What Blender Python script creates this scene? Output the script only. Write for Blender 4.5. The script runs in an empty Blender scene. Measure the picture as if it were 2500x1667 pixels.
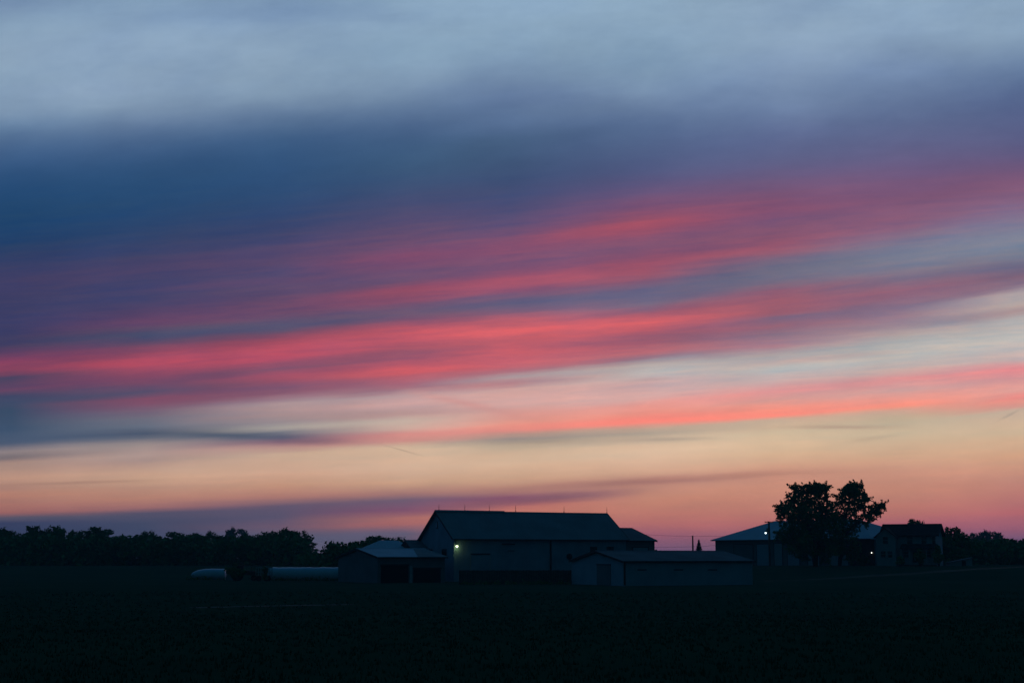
import bpy, math, random
from mathutils import Vector, Matrix
R = random.Random(7)
PI = math.pi
sc = bpy.context.scene
col = sc.collection

# ------------------------------------------------------------------ camera
F = 3472.2                       # 50 mm lens on the 2500 px wide frame
PITCH = math.atan((1360 - 833.5) / F)
ZC = 4.0
cam = bpy.data.cameras.new('camera'); cam.lens = 50; cam.sensor_width = 36
cam.clip_start = 0.5; cam.clip_end = 20000
cam_o = bpy.data.objects.new('camera', cam); col.objects.link(cam_o)
cam_o.location = (0, 0, ZC); cam_o.rotation_euler = (PI / 2 + PITCH, 0, 0)
sc.camera = cam_o
vs = sc.view_settings
vs.view_transform = 'Standard'; vs.look = 'None'; vs.gamma = 1; vs.exposure = 0; vs.use_curve_mapping = False
sc.cycles.use_denoising = True

def at(px, py, Y):
    """a pixel of the photograph and a depth -> the point in the world"""
    yi = (833.5 - py) / F
    a = math.atan(yi) + PITCH
    z = ZC + Y * math.tan(a)
    x = Y * ((px - 1250) / F) * math.cos(math.atan(yi)) / math.cos(a)
    return Vector((x, Y, z))

def lin(c):
    c = c / 255
    return c / 12.92 if c <= .04045 else ((c + .055) / 1.055) ** 2.4

# ------------------------------------------------------------------ dusk sky
# Directions are measured as an elevation angle Q (in 1/F radians) over the western
# horizon and an azimuth-like X; cloud bands run along lines that climb to the north.
world = bpy.data.worlds.new('World'); sc.world = world; world.use_nodes = True
nt = world.node_tree; N = nt.nodes; L = nt.links
N.clear()
def M(op, a, b=None, c=None, clamp=False):
    n = N.new('ShaderNodeMath'); n.operation = op; n.use_clamp = clamp
    for i, v in enumerate((a, b, c)):
        if v is None: continue
        if isinstance(v, (int, float)): n.inputs[i].default_value = v
        else: L.new(v, n.inputs[i])
    return n.outputs[0]
def MR(v, a, b, c=0., d=1., kind='LINEAR'):
    n = N.new('ShaderNodeMapRange'); n.interpolation_type = kind; n.clamp = True
    L.new(v, n.inputs['Value'])
    for k, x in zip(('From Min', 'From Max', 'To Min', 'To Max'), (a, b, c, d)): n.inputs[k].default_value = x
    return n.outputs[0]
def MIX(f, a, b):
    n = N.new('ShaderNodeMix'); n.data_type = 'RGBA'; n.clamp_factor = True
    for s, v in ((n.inputs[0], f), (n.inputs[6], a), (n.inputs[7], b)):
        if isinstance(v, (int, float)): s.default_value = v
        elif isinstance(v, tuple): s.default_value = (*v, 1)
        else: L.new(v, s)
    return n.outputs[2]
def XYZ(a, b, c=0.):
    n = N.new('ShaderNodeCombineXYZ')
    for i, v in enumerate((a, b, c)):
        if isinstance(v, (int, float)): n.inputs[i].default_value = v
        else: L.new(v, n.inputs[i])
    return n.outputs[0]
def NOISE(vec, detail=3, rough=.5):
    n = N.new('ShaderNodeTexNoise'); n.inputs['Scale'].default_value = 1
    n.inputs['Detail'].default_value = detail; n.inputs['Roughness'].default_value = rough
    L.new(vec, n.inputs['Vector']); return n.outputs[0]
tc = N.new('ShaderNodeTexCoord'); sp = N.new('ShaderNodeSeparateXYZ'); L.new(tc.outputs['Generated'], sp.inputs[0])
dx, dy, dz = sp.outputs
T = M('ARCTAN2', dz, dy)
Q = M('MULTIPLY', T, F)
hyp = M('SQRT', M('ADD', M('MULTIPLY', dy, dy), M('ADD', M('MULTIPLY', dz, dz), 1e-4)))
X = M('MULTIPLY', M('DIVIDE', dx, hyp), F)
Xc = M('MINIMUM', M('MAXIMUM', X, -1900), 1900)

def q_of(py): return (PITCH + math.atan((833.5 - py) / F)) * F
def x_of(px, py): return (px - 1250) * math.cos(math.atan((833.5 - py) / F))
SL = [(q_of(1400), 0.), (q_of(1320), .0), (q_of(1180), .05), (q_of(1060), .05), (q_of(960), .085), (q_of(800), .078),
      (q_of(690), .105), (q_of(520), .11), (q_of(270), .05), (q_of(0), .03)]
def slope(q):
    if q <= SL[0][0]: return SL[0][1]
    for (a, u), (b, v) in zip(SL, SL[1:]):
        if q <= b: return u + (v - u) * (q - a) / (b - a)
    return SL[-1][1]
Q0, Q1 = -150., 1550.
# the same slope curve as a value ramp
sr = N.new('ShaderNodeValToRGB'); sr.color_ramp.interpolation = 'LINEAR'
els = sr.color_ramp.elements
while len(els) > 1: els.remove(els[-1])
for i, (q, v) in enumerate(SL):
    e = els[0] if i == 0 else els.new((q - Q0) / (Q1 - Q0))
    e.position = (q - Q0) / (Q1 - Q0); e.color = (v * 5, v * 5, v * 5, 1)
L.new(MR(Q, Q0, Q1), sr.inputs[0])
slp = M('MULTIPLY', sr.outputs[0], .2)
QS = M('SUBTRACT', Q, M('MULTIPLY', slp, Xc))
# wind-drawn streaks: noise stretched along the bands
w1 = M('SUBTRACT', NOISE(XYZ(M('MULTIPLY', Xc, .0021), M('MULTIPLY', QS, .014), 3.1), 3, .5), .5)
w2 = M('SUBTRACT', NOISE(XYZ(M('MULTIPLY', Xc, .0052), M('MULTIPLY', QS, .075), 8.7), 7, .62), .5)
amp = MR(Q, 60, 420, .35, 1.)
QW = M('ADD', QS, M('MULTIPLY', amp, M('ADD', M('MULTIPLY', w1, 17), M('MULTIPLY', w2, MR(Q, 780, 980, 16., 5.)))))

COLS = {
30: [(0,118,143,175),(60,135,162,188),(130,140,163,188),(210,136,161,183),(270,125,148,175),(300,100,128,160),(330,80,107,142),(370,62,92,132),(430,42,78,120),(520,32,70,110),(590,36,66,106),(630,50,64,103),(690,68,63,102),(740,60,64,103),(800,66,64,104),(840,58,62,98),(858,85,64,100),(880,135,65,95),(905,125,66,92),(922,75,68,96),(935,85,68,98),(948,100,68,98),(965,65,70,100),(1000,58,76,102),(1050,60,80,105),(1082,75,92,112),(1095,120,118,122),(1104,140,132,128),(1118,118,114,112),(1130,165,143,125),(1165,185,152,125),(1190,165,130,112),(1200,175,130,108),(1250,150,98,95),(1262,85,82,100),(1275,55,62,92),(1400,45,55,80)],
360: [(0,130,158,186),(100,140,164,190),(200,136,160,184),(260,125,148,175),(300,98,122,155),(340,72,100,138),(390,52,84,124),(450,40,76,116),(520,38,70,110),(580,46,66,106),(620,62,68,106),(645,75,68,105),(665,78,68,104),(690,62,66,105),(740,64,66,106),(770,90,68,104),(790,108,70,103),(806,82,74,104),(818,72,80,108),(835,90,74,104),(860,140,72,98),(880,182,76,96),(890,165,74,96),(910,135,72,98),(930,115,72,100),(945,98,76,104),(960,85,78,106),(972,130,78,102),(985,125,82,108),(1000,120,96,118),(1020,112,112,128),(1040,105,112,128),(1058,75,88,108),(1072,100,108,120),(1085,150,140,135),(1110,170,152,140),(1125,165,146,132),(1150,190,162,132),(1170,195,162,130),(1190,178,142,118),(1215,178,130,110),(1240,150,105,105),(1250,85,80,100),(1275,65,72,98),(1310,62,68,95)],
690: [(0,125,152,182),(30,118,145,178),(80,138,163,188),(150,138,162,186),(220,132,156,180),(260,112,136,166),(300,85,112,146),(340,58,90,130),(400,48,80,120),(470,44,75,114),(530,52,70,110),(580,66,70,108),(620,85,70,106),(650,90,72,106),(690,76,72,108),(730,100,74,106),(765,115,76,106),(785,92,82,112),(800,86,86,114),(812,110,78,104),(830,160,76,96),(850,190,80,98),(870,185,78,98),(885,150,80,102),(900,120,80,106),(915,165,80,100),(930,140,80,104),(945,125,84,110),(960,130,88,110),(972,150,115,128),(985,168,145,148),(1010,165,140,142),(1030,150,138,142),(1045,165,158,152),(1055,120,122,130),(1068,105,100,118),(1078,135,105,118),(1090,175,140,132),(1110,195,170,142),(1150,198,168,136),(1185,190,148,118),(1215,165,118,108),(1235,95,85,105),(1260,85,80,105),(1285,105,85,105),(1310,85,85,108)],
990: [(0,138,166,192),(60,134,160,186),(130,134,162,186),(200,126,150,178),(250,105,130,162),(300,80,106,144),(340,66,95,132),(400,58,88,122),(450,58,80,116),(500,70,76,114),(550,88,76,112),(600,108,78,110),(620,130,74,104),(640,128,76,106),(665,110,80,112),(690,100,80,112),(710,138,78,104),(730,150,80,104),(745,115,84,112),(765,98,88,116),(780,120,82,108),(800,185,84,98),(825,195,86,100),(845,170,84,100),(862,150,84,104),(875,150,84,106),(900,210,90,98),(915,185,92,104),(935,160,100,118),(950,155,108,122),(962,180,150,152),(985,200,160,158),(1010,180,146,144),(1025,190,170,158),(1045,200,165,152),(1058,205,140,132),(1075,200,140,130),(1090,205,180,150),(1140,208,180,146),(1180,195,160,128),(1205,160,120,112),(1220,110,95,112),(1245,130,85,110),(1265,170,110,105),(1280,150,100,108),(1300,95,88,110)],
1250: [(0,140,168,195),(60,136,163,188),(120,136,163,188),(170,125,150,178),(220,102,125,160),(270,95,120,156),(310,82,106,144),(340,68,94,128),(400,64,86,120),(460,62,76,114),(510,76,78,118),(550,92,78,114),(585,118,78,110),(610,130,76,106),(640,112,80,112),(670,130,78,108),(690,175,82,98),(710,150,82,106),(720,92,86,118),(745,90,92,122),(765,125,90,115),(785,195,92,102),(810,218,98,104),(830,190,90,100),(850,200,92,102),(880,205,96,106),(905,160,110,124),(920,165,150,155),(935,180,125,132),(950,200,160,156),(985,210,165,160),(1010,210,150,142),(1030,225,150,135),(1050,215,140,130),(1060,175,145,132),(1072,150,140,132),(1085,190,172,145),(1130,212,184,148),(1170,200,165,130),(1200,170,125,112),(1215,135,85,105),(1235,190,115,105),(1260,190,120,105),(1310,160,100,105)],
1580: [(0,138,165,190),(80,134,160,184),(160,128,155,180),(220,124,148,178),(270,98,120,155),(320,86,108,145),(370,82,98,136),(420,80,90,130),(470,100,84,122),(510,125,78,110),(530,150,82,105),(560,160,80,100),(590,120,84,115),(615,125,82,112),(640,150,80,104),(665,165,85,104),(680,110,90,118),(710,100,98,128),(740,115,105,130),(765,150,90,112),(790,210,98,105),(805,195,92,102),(825,145,90,112),(840,160,92,110),(860,185,105,114),(875,150,115,130),(890,165,160,162),(910,185,178,175),(935,200,165,165),(965,215,170,165),(990,232,155,145),(1010,232,145,132),(1030,250,138,125),(1045,185,160,142),(1058,170,158,142),(1070,195,175,150),(1100,215,188,155),(1150,205,170,135),(1175,180,135,115),(1190,200,150,122),(1230,190,130,110),(1270,180,110,105),(1300,150,90,105),(1340,110,78,105),(1360,85,80,105)],
1890: [(0,140,165,192),(100,138,162,188),(170,128,150,180),(220,118,140,172),(280,102,122,158),(330,95,108,148),(380,90,98,136),(430,100,90,128),(480,125,82,112),(520,130,80,112),(555,115,84,116),(590,150,86,108),(610,150,86,110),(635,115,108,132),(665,108,110,132),(690,118,108,130),(710,145,95,118),(740,160,95,112),(760,155,95,112),(775,122,102,128),(795,145,100,120),(815,135,112,132),(845,165,125,140),(865,165,158,162),(900,188,185,182),(930,198,172,172),(955,225,150,150),(975,220,158,150),(1000,250,148,130),(1012,255,140,125),(1022,190,170,150),(1040,200,175,150),(1060,205,185,155),(1110,210,178,140),(1150,198,150,120),(1200,195,140,115),(1250,185,120,108),(1280,175,105,105),(1310,140,90,105),(1350,95,80,105)],
2200: [(0,140,166,192),(90,138,162,188),(150,125,148,180),(200,112,134,168),(260,98,116,152),(310,90,104,142),(380,98,94,132),(430,110,88,125),(480,125,84,115),(520,128,90,120),(555,140,92,118),(585,120,112,138),(620,118,125,145),(650,120,122,142),(680,125,108,130),(710,145,100,122),(740,135,108,130),(775,150,125,142),(800,158,140,150),(825,175,170,170),(860,190,188,183),(900,196,178,175),(925,225,150,150),(950,215,165,160),(975,230,155,145),(990,252,150,132),(1003,205,170,150),(1020,195,175,150),(1060,205,185,155),(1110,205,170,135),(1150,198,152,122),(1200,190,135,112),(1250,178,112,105),(1280,160,92,105),(1310,125,82,105),(1340,95,80,105)],
2470: [(0,135,160,186),(70,140,165,190),(120,128,152,180),(170,105,128,162),(220,92,112,150),(280,88,100,140),(340,90,94,132),(390,100,90,128),(440,125,86,118),(480,128,92,122),(515,135,108,138),(545,130,120,145),(580,125,132,152),(620,118,128,148),(650,110,105,130),(680,120,98,122),(700,130,110,132),(720,165,155,160),(745,170,160,160),(765,160,140,145),(785,180,172,170),(830,188,184,180),(880,195,172,170),(905,225,135,138),(930,215,150,148),(955,228,160,150),(975,232,140,135),(990,215,150,140),(1002,200,175,155),(1060,205,180,150),(1110,205,165,130),(1150,195,150,120),(1200,180,125,110),(1250,170,100,105),(1290,140,85,105),(1320,105,78,108)],
}
SPLIT = q_of(760)
def clear(q):
    """what the evening haze takes from the sky low over the horizon"""
    el = max(.004, q / F); return math.exp(.00022 * min(1550, 18 / math.tan(el)))
def ramp(stops, lo, hi, fac, kind):
    n = N.new('ShaderNodeValToRGB'); cr = n.color_ramp; cr.interpolation = kind
    while len(cr.elements) > 1: cr.elements.remove(cr.elements[-1])
    assert len(stops) <= 32, len(stops)
    for i, (q, r, g, b) in enumerate(stops):
        p = (q - lo) / (hi - lo)
        e = cr.elements[0] if i == 0 else cr.elements.new(p)
        e.position = p; t = clear(q); e.color = (lin(r)*t, lin(g)*t, lin(b)*t, 1)
    L.new(fac, n.inputs[0]); return n.outputs[0]
fac_lo = MR(QW, -150, SPLIT + 90); fac_hi = MR(QW, SPLIT - 90, 1550)
sel = MR(QW, SPLIT - 12, SPLIT + 12)
front = None; prev = None
for px in sorted(COLS):
    def tone(y, r, g, b):
        k = max(0, 1 - abs(y - 1150) / 110); r, g, b = r + 3*k, g - 5*k, b + 5*k      # peach low sky
        k = min(1, max(0, (r - g - 60) / 40)) * (y < 960); return r - 7*k, g + 2*k, b + 5*k
    COLS[px] = [(y, *tone(y, r, g, b)) for y, r, g, b in COLS[px]]
    st = sorted((q_of(y) - slope(q_of(y)) * x_of(px, y), r, g, b) for y, r, g, b in COLS[px])
    lo = [s for s in st if s[0] < SPLIT + 85]; hi = [s for s in st if s[0] > SPLIT - 85]
    c = MIX(sel, ramp(lo, -150, SPLIT + 90, fac_lo, 'LINEAR'), ramp(hi, SPLIT - 90, 1550, fac_hi, 'B_SPLINE'))
    front = c if front is None else MIX(MR(Xc, prev, px - 1250), front, c)
    prev = px - 1250

def wisp(base, px, py, ln, th, tilt, rgb, amt):
    """a soft streak of cloud: centre, half length, half thickness, tilt (rise per run)"""
    cx, cq = x_of(px, py), q_of(py)
    k = math.atan(tilt); c, s = math.cos(k), math.sin(k)
    ex = M('SUBTRACT', Xc, cx); eq = M('SUBTRACT', M('ADD', Q, M('MULTIPLY', w2, th * 1.5)), cq)
    a = M('DIVIDE', M('ADD', M('MULTIPLY', ex, c), M('MULTIPLY', eq, s)), ln)
    b = M('DIVIDE', M('SUBTRACT', M('MULTIPLY', eq, c), M('MULTIPLY', ex, s)), th)
    d = M('ADD', M('MULTIPLY', a, a), M('MULTIPLY', b, b))
    g = M('MULTIPLY', M('EXPONENT', M('MULTIPLY', d, -1.)), amt)
    return MIX(g, base, tuple(lin(v) for v in rgb))
WISPS = [
 (1140,986,115,9,-.22,(205,142,138),.5), (1590,926,48,4,.06,(182,150,152),.5), (1340,930,110,6,.06,(165,140,148),.4), (2020,873,200,8,.08,(186,150,155),.35),
 (560,1062,190,9,-.03,(72,86,108),.75), (760,1078,90,7,.0,(120,96,112),.6),
 (1330,1078,260,9,.02,(150,138,130),.5), (1640,1072,90,4,.03,(150,138,130),.4),
 (2050,1042,120,5,.0,(178,148,132),.6), (2130,1070,60,5,.15,(180,160,140),.35), (2465,1012,26,3,.5,(165,150,138),.5),
 (180,1178,180,4,.03,(150,118,108),.5), (900,1010,230,8,.04,(160,138,140),.4),
 (1300,1220,280,13,.09,(120,84,105),.65), (960,1278,150,9,.05,(185,110,104),.5), (1560,1176,300,9,.06,(160,112,108),.6), (1850,1158,220,6,.03,(180,132,116),.45),
 (620,690,260,10,.06,(105,72,104),.35), (980,705,170,10,.1,(160,76,100),.45), (1500,560,210,16,.13,(165,80,100),.5),
 (1500,690,230,14,.12,(172,82,98),.35), (1360,800,330,16,.055,(222,98,104),.55), (1080,905,300,9,.06,(212,90,98),.4), (300,888,230,9,.06,(186,76,96),.5),
 (1560,1026,330,10,.055,(255,135,122),.5), (2150,992,330,12,.03,(255,150,130),.35),
 (540,38,260,26,.03,(112,138,172),.5), (930,40,90,16,.0,(118,144,176),.4), (60,5,170,25,.05,(110,135,170),.4),
 (1330,240,140,22,.02,(98,120,158),.35), (220,218,220,32,.04,(140,162,188),.5),
]
for w in WISPS: front = wisp(front, *w)
front = wisp(front, 983, 1099, 42, 1.2, -.28, (150,125,112), .5)     # a short contrail
# gentle unevenness of the cloud deck
g1 = NOISE(XYZ(M('MULTIPLY', Xc, .0016), M('MULTIPLY', QS, .005), 1.3), 5, .55)
g2 = NOISE(XYZ(M('MULTIPLY', Xc, .006), M('MULTIPLY', QS, .024), 5.3), 6, .6)
gain = M('MULTIPLY', MR(g1, .25, .75, .90, 1.10), MR(g2, .2, .8, .955, 1.045))
# fine strands of lit and unlit cloud inside the red bands
QR = M('ADD', QS, M('MULTIPLY', Xc, .018))
n3 = NOISE(XYZ(M('MULTIPLY', Xc, .0030), M('MULTIPLY', QR, .055), 14.3), 8, .58)
band = M('MULTIPLY', MR(Q, 290, 520, .25, 1., kind='SMOOTHSTEP'), MR(Q, 760, 980, 1., 0., kind='SMOOTHSTEP'))
n5 = NOISE(XYZ(M('MULTIPLY', Xc, .0105), M('MULTIPLY', QR, .095), 31.7), 8, .68)
sgn = M('MULTIPLY', M('ADD', M('SUBTRACT', MR(n3, .30, .70), .5), M('MULTIPLY', M('SUBTRACT', MR(n5, .25, .75), .5), .75)), band)
cmb = N.new('ShaderNodeCombineColor')
L.new(M('ADD', 1., M('MULTIPLY', sgn, .34)), cmb.inputs[0]); L.new(M('ADD', 1., M('MULTIPLY', sgn, .10)), cmb.inputs[1]); L.new(M('ADD', 1., M('MULTIPLY', sgn, -.04)), cmb.inputs[2])
# soft lumps in the pale upper cloud
n4 = NOISE(XYZ(M('MULTIPLY', Xc, .0034), M('MULTIPLY', M('SUBTRACT', Q, M('MULTIPLY', Xc, .15)), .0072), 22.1), 7, .6)
lump = M('MULTIPLY', M('SUBTRACT', MR(n4, .3, .7), .5), MR(Q, 820, 1080, .25, 1.))
cm2 = N.new('ShaderNodeCombineColor')
L.new(M('ADD', 1., M('MULTIPLY', lump, .24)), cm2.inputs[0]); L.new(M('ADD', 1., M('MULTIPLY', lump, .20)), cm2.inputs[1]); L.new(M('ADD', 1., M('MULTIPLY', lump, .12)), cm2.inputs[2])
for cc in (cmb, cm2):
    mm = N.new('ShaderNodeMix'); mm.data_type = 'RGBA'; mm.blend_type = 'MULTIPLY'; mm.inputs[0].default_value = 1.
    L.new(front, mm.inputs[6]); L.new(cc.outputs[0], mm.inputs[7]); front = mm.outputs[2]
# overhead, behind and to the sides: the sky left to itself after sunset
nish = N.new('ShaderNodeTexSky'); nish.sky_type = 'NISHITA'; nish.sun_disc = False
nish.sun_elevation = math.radians(-1.0); nish.sun_rotation = 0.0
zen = MIX(MR(T, math.radians(40), math.radians(115)), (.010, .070, .19), (.0026, .034, .058))
nb = N.new('ShaderNodeMix'); nb.data_type = 'RGBA'; nb.blend_type = 'ADD'
nb.inputs[0].default_value = .004; L.new(zen, nb.inputs[6]); L.new(nish.outputs[0], nb.inputs[7])
zen = nb.outputs[2]
up = MR(T, math.radians(23.5), math.radians(40), kind='SMOOTHSTEP')
side = MR(M('ABSOLUTE', X), 1700, 3600, kind='SMOOTHSTEP')
below = MR(T, math.radians(-1.5), math.radians(-4))
out = MIX(M('MAXIMUM', up, side), front, zen)
out = MIX(below, out, (.001, .004, .006))
bg = N.new('ShaderNodeBackground'); L.new(out, bg.inputs[0]); L.new(gain, bg.inputs[1])
wo = N.new('ShaderNodeOutputWorld'); L.new(bg.outputs[0], wo.inputs[0])
world.cycles.sampling_method = 'MANUAL'; world.cycles.sample_map_resolution = 512

# ------------------------------------------------------------------ materials
def mat(name, rgb, rough=.8, noise=0., nscale=1., bump=0., bscale=4., ribs=None, metal=0., spec=.3, rgb2=None, trans=0.):
    m = bpy.data.materials.new(name); m.use_nodes = True; n = m.node_tree; b = n.nodes['Principled BSDF']
    b.inputs['Roughness'].default_value = rough; b.inputs['Metallic'].default_value = metal
    b.inputs['Specular IOR Level'].default_value = spec
    b.inputs['Base Color'].default_value = (*rgb, 1)
    co = n.nodes.new('ShaderNodeTexCoord')
    if noise or rgb2:
        t = n.nodes.new('ShaderNodeTexNoise'); t.inputs['Scale'].default_value = nscale; t.inputs['Detail'].default_value = 5
        n.links.new(co.outputs['Object'], t.inputs['Vector'])
        mr = n.nodes.new('ShaderNodeMapRange'); mr.inputs[1].default_value = .35; mr.inputs[2].default_value = .65
        n.links.new(t.outputs[0], mr.inputs[0])
        mx = n.nodes.new('ShaderNodeMix'); mx.data_type = 'RGBA'
        c2 = rgb2 or tuple(c * (1 - noise) for c in rgb)
        mx.inputs[6].default_value = (*rgb, 1); mx.inputs[7].default_value = (*c2, 1)
        n.links.new(mr.outputs[0], mx.inputs[0]); n.links.new(mx.outputs[2], b.inputs['Base Color'])
    h = None
    if bump:
        t = n.nodes.new('ShaderNodeTexNoise'); t.inputs['Scale'].default_value = bscale; t.inputs['Detail'].default_value = 6
        n.links.new(co.outputs['Object'], t.inputs['Vector']); h = t.outputs[0]
        bp = n.nodes.new('ShaderNodeBump'); bp.inputs['Strength'].default_value = bump; bp.inputs['Distance'].default_value = .1
        n.links.new(h, bp.inputs['Height']); n.links.new(bp.outputs[0], b.inputs['Normal'])
    if ribs:      # (axis, spacing in metres): ribs of sheet metal or boards
        w = n.nodes.new('ShaderNodeTexWave'); w.bands_direction = ribs[0]; w.wave_profile = 'SIN'
        w.inputs['Scale'].default_value = .314 / ribs[1]
        n.links.new(co.outputs['Object'], w.inputs['Vector'])
        bp = n.nodes.new('ShaderNodeBump'); bp.inputs['Strength'].default_value = .5; bp.inputs['Distance'].default_value = .04
        n.links.new(w.outputs[1], bp.inputs['Height']); n.links.new(bp.outputs[0], b.inputs['Normal'])
    return m
def glow(name, rgb, s):
    m = bpy.data.materials.new(name); m.use_nodes = True; b = m.node_tree.nodes['Principled BSDF']
    b.inputs['Emission Color'].default_value = (*rgb, 1); b.inputs['Emission Strength'].default_value = s
    b.inputs['Base Color'].default_value = (*rgb, 1); return m
MT = dict(
 field=mat('field grass', (.018,.052,.032), 1., rgb2=(.024,.064,.038), nscale=.08, bump=.3, bscale=1.5, spec=0.),
 track=mat('pale dirt track', (.09,.12,.11), .95, .4, .8, .4, 3, spec=.1),
 yard=mat('yard gravel', (.012,.05,.03), .95, .4, .4, .4, 3, spec=.1),
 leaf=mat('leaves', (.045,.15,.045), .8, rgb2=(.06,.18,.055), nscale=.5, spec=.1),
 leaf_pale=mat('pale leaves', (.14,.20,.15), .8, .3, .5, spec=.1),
 needle=mat('conifer needles', (.02,.06,.035), .85, .3, 1., spec=.1),
 bark=mat('bark', (.06,.045,.032), .95, .4, 3, .6, 8, spec=.1),
 grass=mat('grass blades', (.045,.10,.06), .85, .4, .3, spec=.1),
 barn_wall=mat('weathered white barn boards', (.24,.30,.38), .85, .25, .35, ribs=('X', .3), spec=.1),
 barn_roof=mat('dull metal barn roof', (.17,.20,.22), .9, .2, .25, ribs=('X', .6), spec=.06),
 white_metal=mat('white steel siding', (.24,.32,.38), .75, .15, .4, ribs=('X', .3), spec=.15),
 grey_metal=mat('grey steel siding', (.13,.16,.17), .75, .2, .4, ribs=('X', .3), spec=.15),
 brown=mat('brown boards', (.07,.055,.05), .9, .3, .5, ribs=('X', .25), spec=.1),
 dark_roof=mat('dark shingles', (.035,.03,.032), .9, .3, 1., .4, 6, spec=.1),
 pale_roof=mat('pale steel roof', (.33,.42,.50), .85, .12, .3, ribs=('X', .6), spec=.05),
 mid_roof=mat('galvanised roof', (.11,.15,.17), .95, .25, .3, ribs=('X', .6), spec=.02),
 trim=mat('dark trim', (.03,.032,.035), .8, .2, 2),
 trim_pale=mat('pale trim', (.3,.32,.34), .8, .2, 2),
 dark=mat('painted bay shade', (.012,.012,.013), .95, .3, 1),  # shade inside the open bays, put into the colour
 glass=mat('window glass', (.01,.014,.018), .15, spec=.5),
 siding=mat('white clapboards', (.25,.30,.33), .8, .12, .6, ribs=('Z', .2), spec=.15),
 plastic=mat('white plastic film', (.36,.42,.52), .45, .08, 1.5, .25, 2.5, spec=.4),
 rubber=mat('tyre rubber', (.015,.015,.016), .9),
 paint=mat('dark machine paint', (.04,.035,.03), .6, .3, 3),
 rust=mat('rusty steel', (.10,.05,.03), .9, .4, 3),
 wood=mat('grey weathered wood', (.09,.08,.07), .95, .4, 2, .4, 6),
 wire=mat('cable', (.02,.02,.02), .7),
 metal=mat('galvanised steel', (.25,.26,.27), .5, .2, 3, metal=.6),
 car=mat('white car paint', (.45,.48,.5), .35, .05, 2),
 lampw=glow('lit lamp greenish white', (.85,1.,.55), 5.),
 lampc=glow('lit lamp cool white', (.72,.95,1.), 5.),
 lampy=glow('lit lamp small', (.9,.95,.8), 3.),
)

# ------------------------------------------------------------------ mesh helpers
class MB:
    def __init__(s): s.v = []; s.f = []
    def add(s, vs, fs):
        k = len(s.v); s.v += [tuple(p) for p in vs]; s.f += [tuple(i + k for i in f) for f in fs]; return s
    def box(s, x0, y0, z0, x1, y1, z1):
        return s.add([(x0,y0,z0),(x1,y0,z0),(x1,y1,z0),(x0,y1,z0),(x0,y0,z1),(x1,y0,z1),(x1,y1,z1),(x0,y1,z1)],
                     [(3,2,1,0),(4,5,6,7),(0,1,5,4),(1,2,6,5),(2,3,7,6),(3,0,4,7)])
    def prism(s, pts, off):
        """closed polygon pushed along off"""
        n = len(pts); off = Vector(off)
        return s.add([Vector(p) for p in pts] + [Vector(p) + off for p in pts],
                     [tuple(range(n))[::-1], tuple(range(n, 2*n))] + [(i, (i+1) % n, (i+1) % n + n, i + n) for i in range(n)])
    def tube(s, pts, rads, seg=8, caps=True):
        pts = [Vector(p) for p in pts]; k = len(s.v); n = len(pts)
        for i, p in enumerate(pts):
            d = (pts[min(i+1, n-1)] - pts[max(i-1, 0)]).normalized()
            u = d.orthogonal().normalized() if i == 0 else (u - d * u.dot(d)).normalized()
            w = d.cross(u)
            for j in range(seg):
                a = 2*PI*j/seg; s.v.append(tuple(p + (u*math.cos(a) + w*math.sin(a)) * rads[i]))
        for i in range(n-1):
            for j in range(seg):
                a = k + i*seg + j; b = k + i*seg + (j+1) % seg
                s.f.append((a, b, b+seg, a+seg))
        if caps: s.f.append(tuple(range(k+seg-1, k-1, -1))); s.f.append(tuple(range(k+(n-1)*seg, k+n*seg)))
        return s
    def build(s, name, m, parent=None, smooth=False):
        me = bpy.data.meshes.new(name); me.from_pydata(s.v, [], s.f); me.materials.append(m); me.update()
        if smooth: me.polygons.foreach_set('use_smooth', [True]*len(me.polygons))
        o = bpy.data.objects.new(name, me); col.objects.link(o)
        if parent: o.parent = parent
        return o
def tag(o, label=None, cat=None, group=None, kind=None):
    if label: o['label'] = label
    if cat: o['category'] = cat
    if group: o['group'] = group
    if kind: o['kind'] = kind
    return o
def empty(name, loc, rz, label, cat, group=None):
    e = bpy.data.objects.new(name, None); col.objects.link(e); e.empty_display_size = .5
    e.location = loc; e.rotation_euler = (0, 0, rz); return tag(e, label, cat, group)

# ------------------------------------------------------------------ ground
def sstep(a, b, x):
    t = min(1, max(0, (x-a)/(b-a))); return t*t*(3-2*t)
def gz(x, y):
    k = sstep(34, 66, x)
    z = 2.3 * (1 - sstep(0, 115, y)) + (1-k) * 1.9 * sstep(262, 325, y) + k * 2.3 * sstep(228, 284, y) + 1.0 * sstep(330, 600, y)
    return z + .10*math.sin(x*.05 + y*.021) * (1 if 30 < y < 190 else 0) * sstep(30, 60, y) * (1 - sstep(150, 190, y))
def terrain():
    ys = [-300, -120, -60, -20, 0] + [4*i for i in range(1, 100)] + [400+25*i for i in range(1, 17)] + [900, 1050, 1250, 1500]
    xs = [-1250, -1000, -700, -400, -280] + [-220+8*i for i in range(56)] + [280, 400, 700, 1000, 1250]
    v = [(x, y, gz(x, y)) for y in ys for x in xs]; n = len(xs)
    f = [(j*n+i, j*n+i+1, (j+1)*n+i+1, (j+1)*n+i) for j in range(len(ys)-1) for i in range(n-1)]
    m = MB(); m.v = v; m.f = f
    tag(m.build('ground', MT['field'], smooth=True), kind='structure')
terrain()
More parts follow.
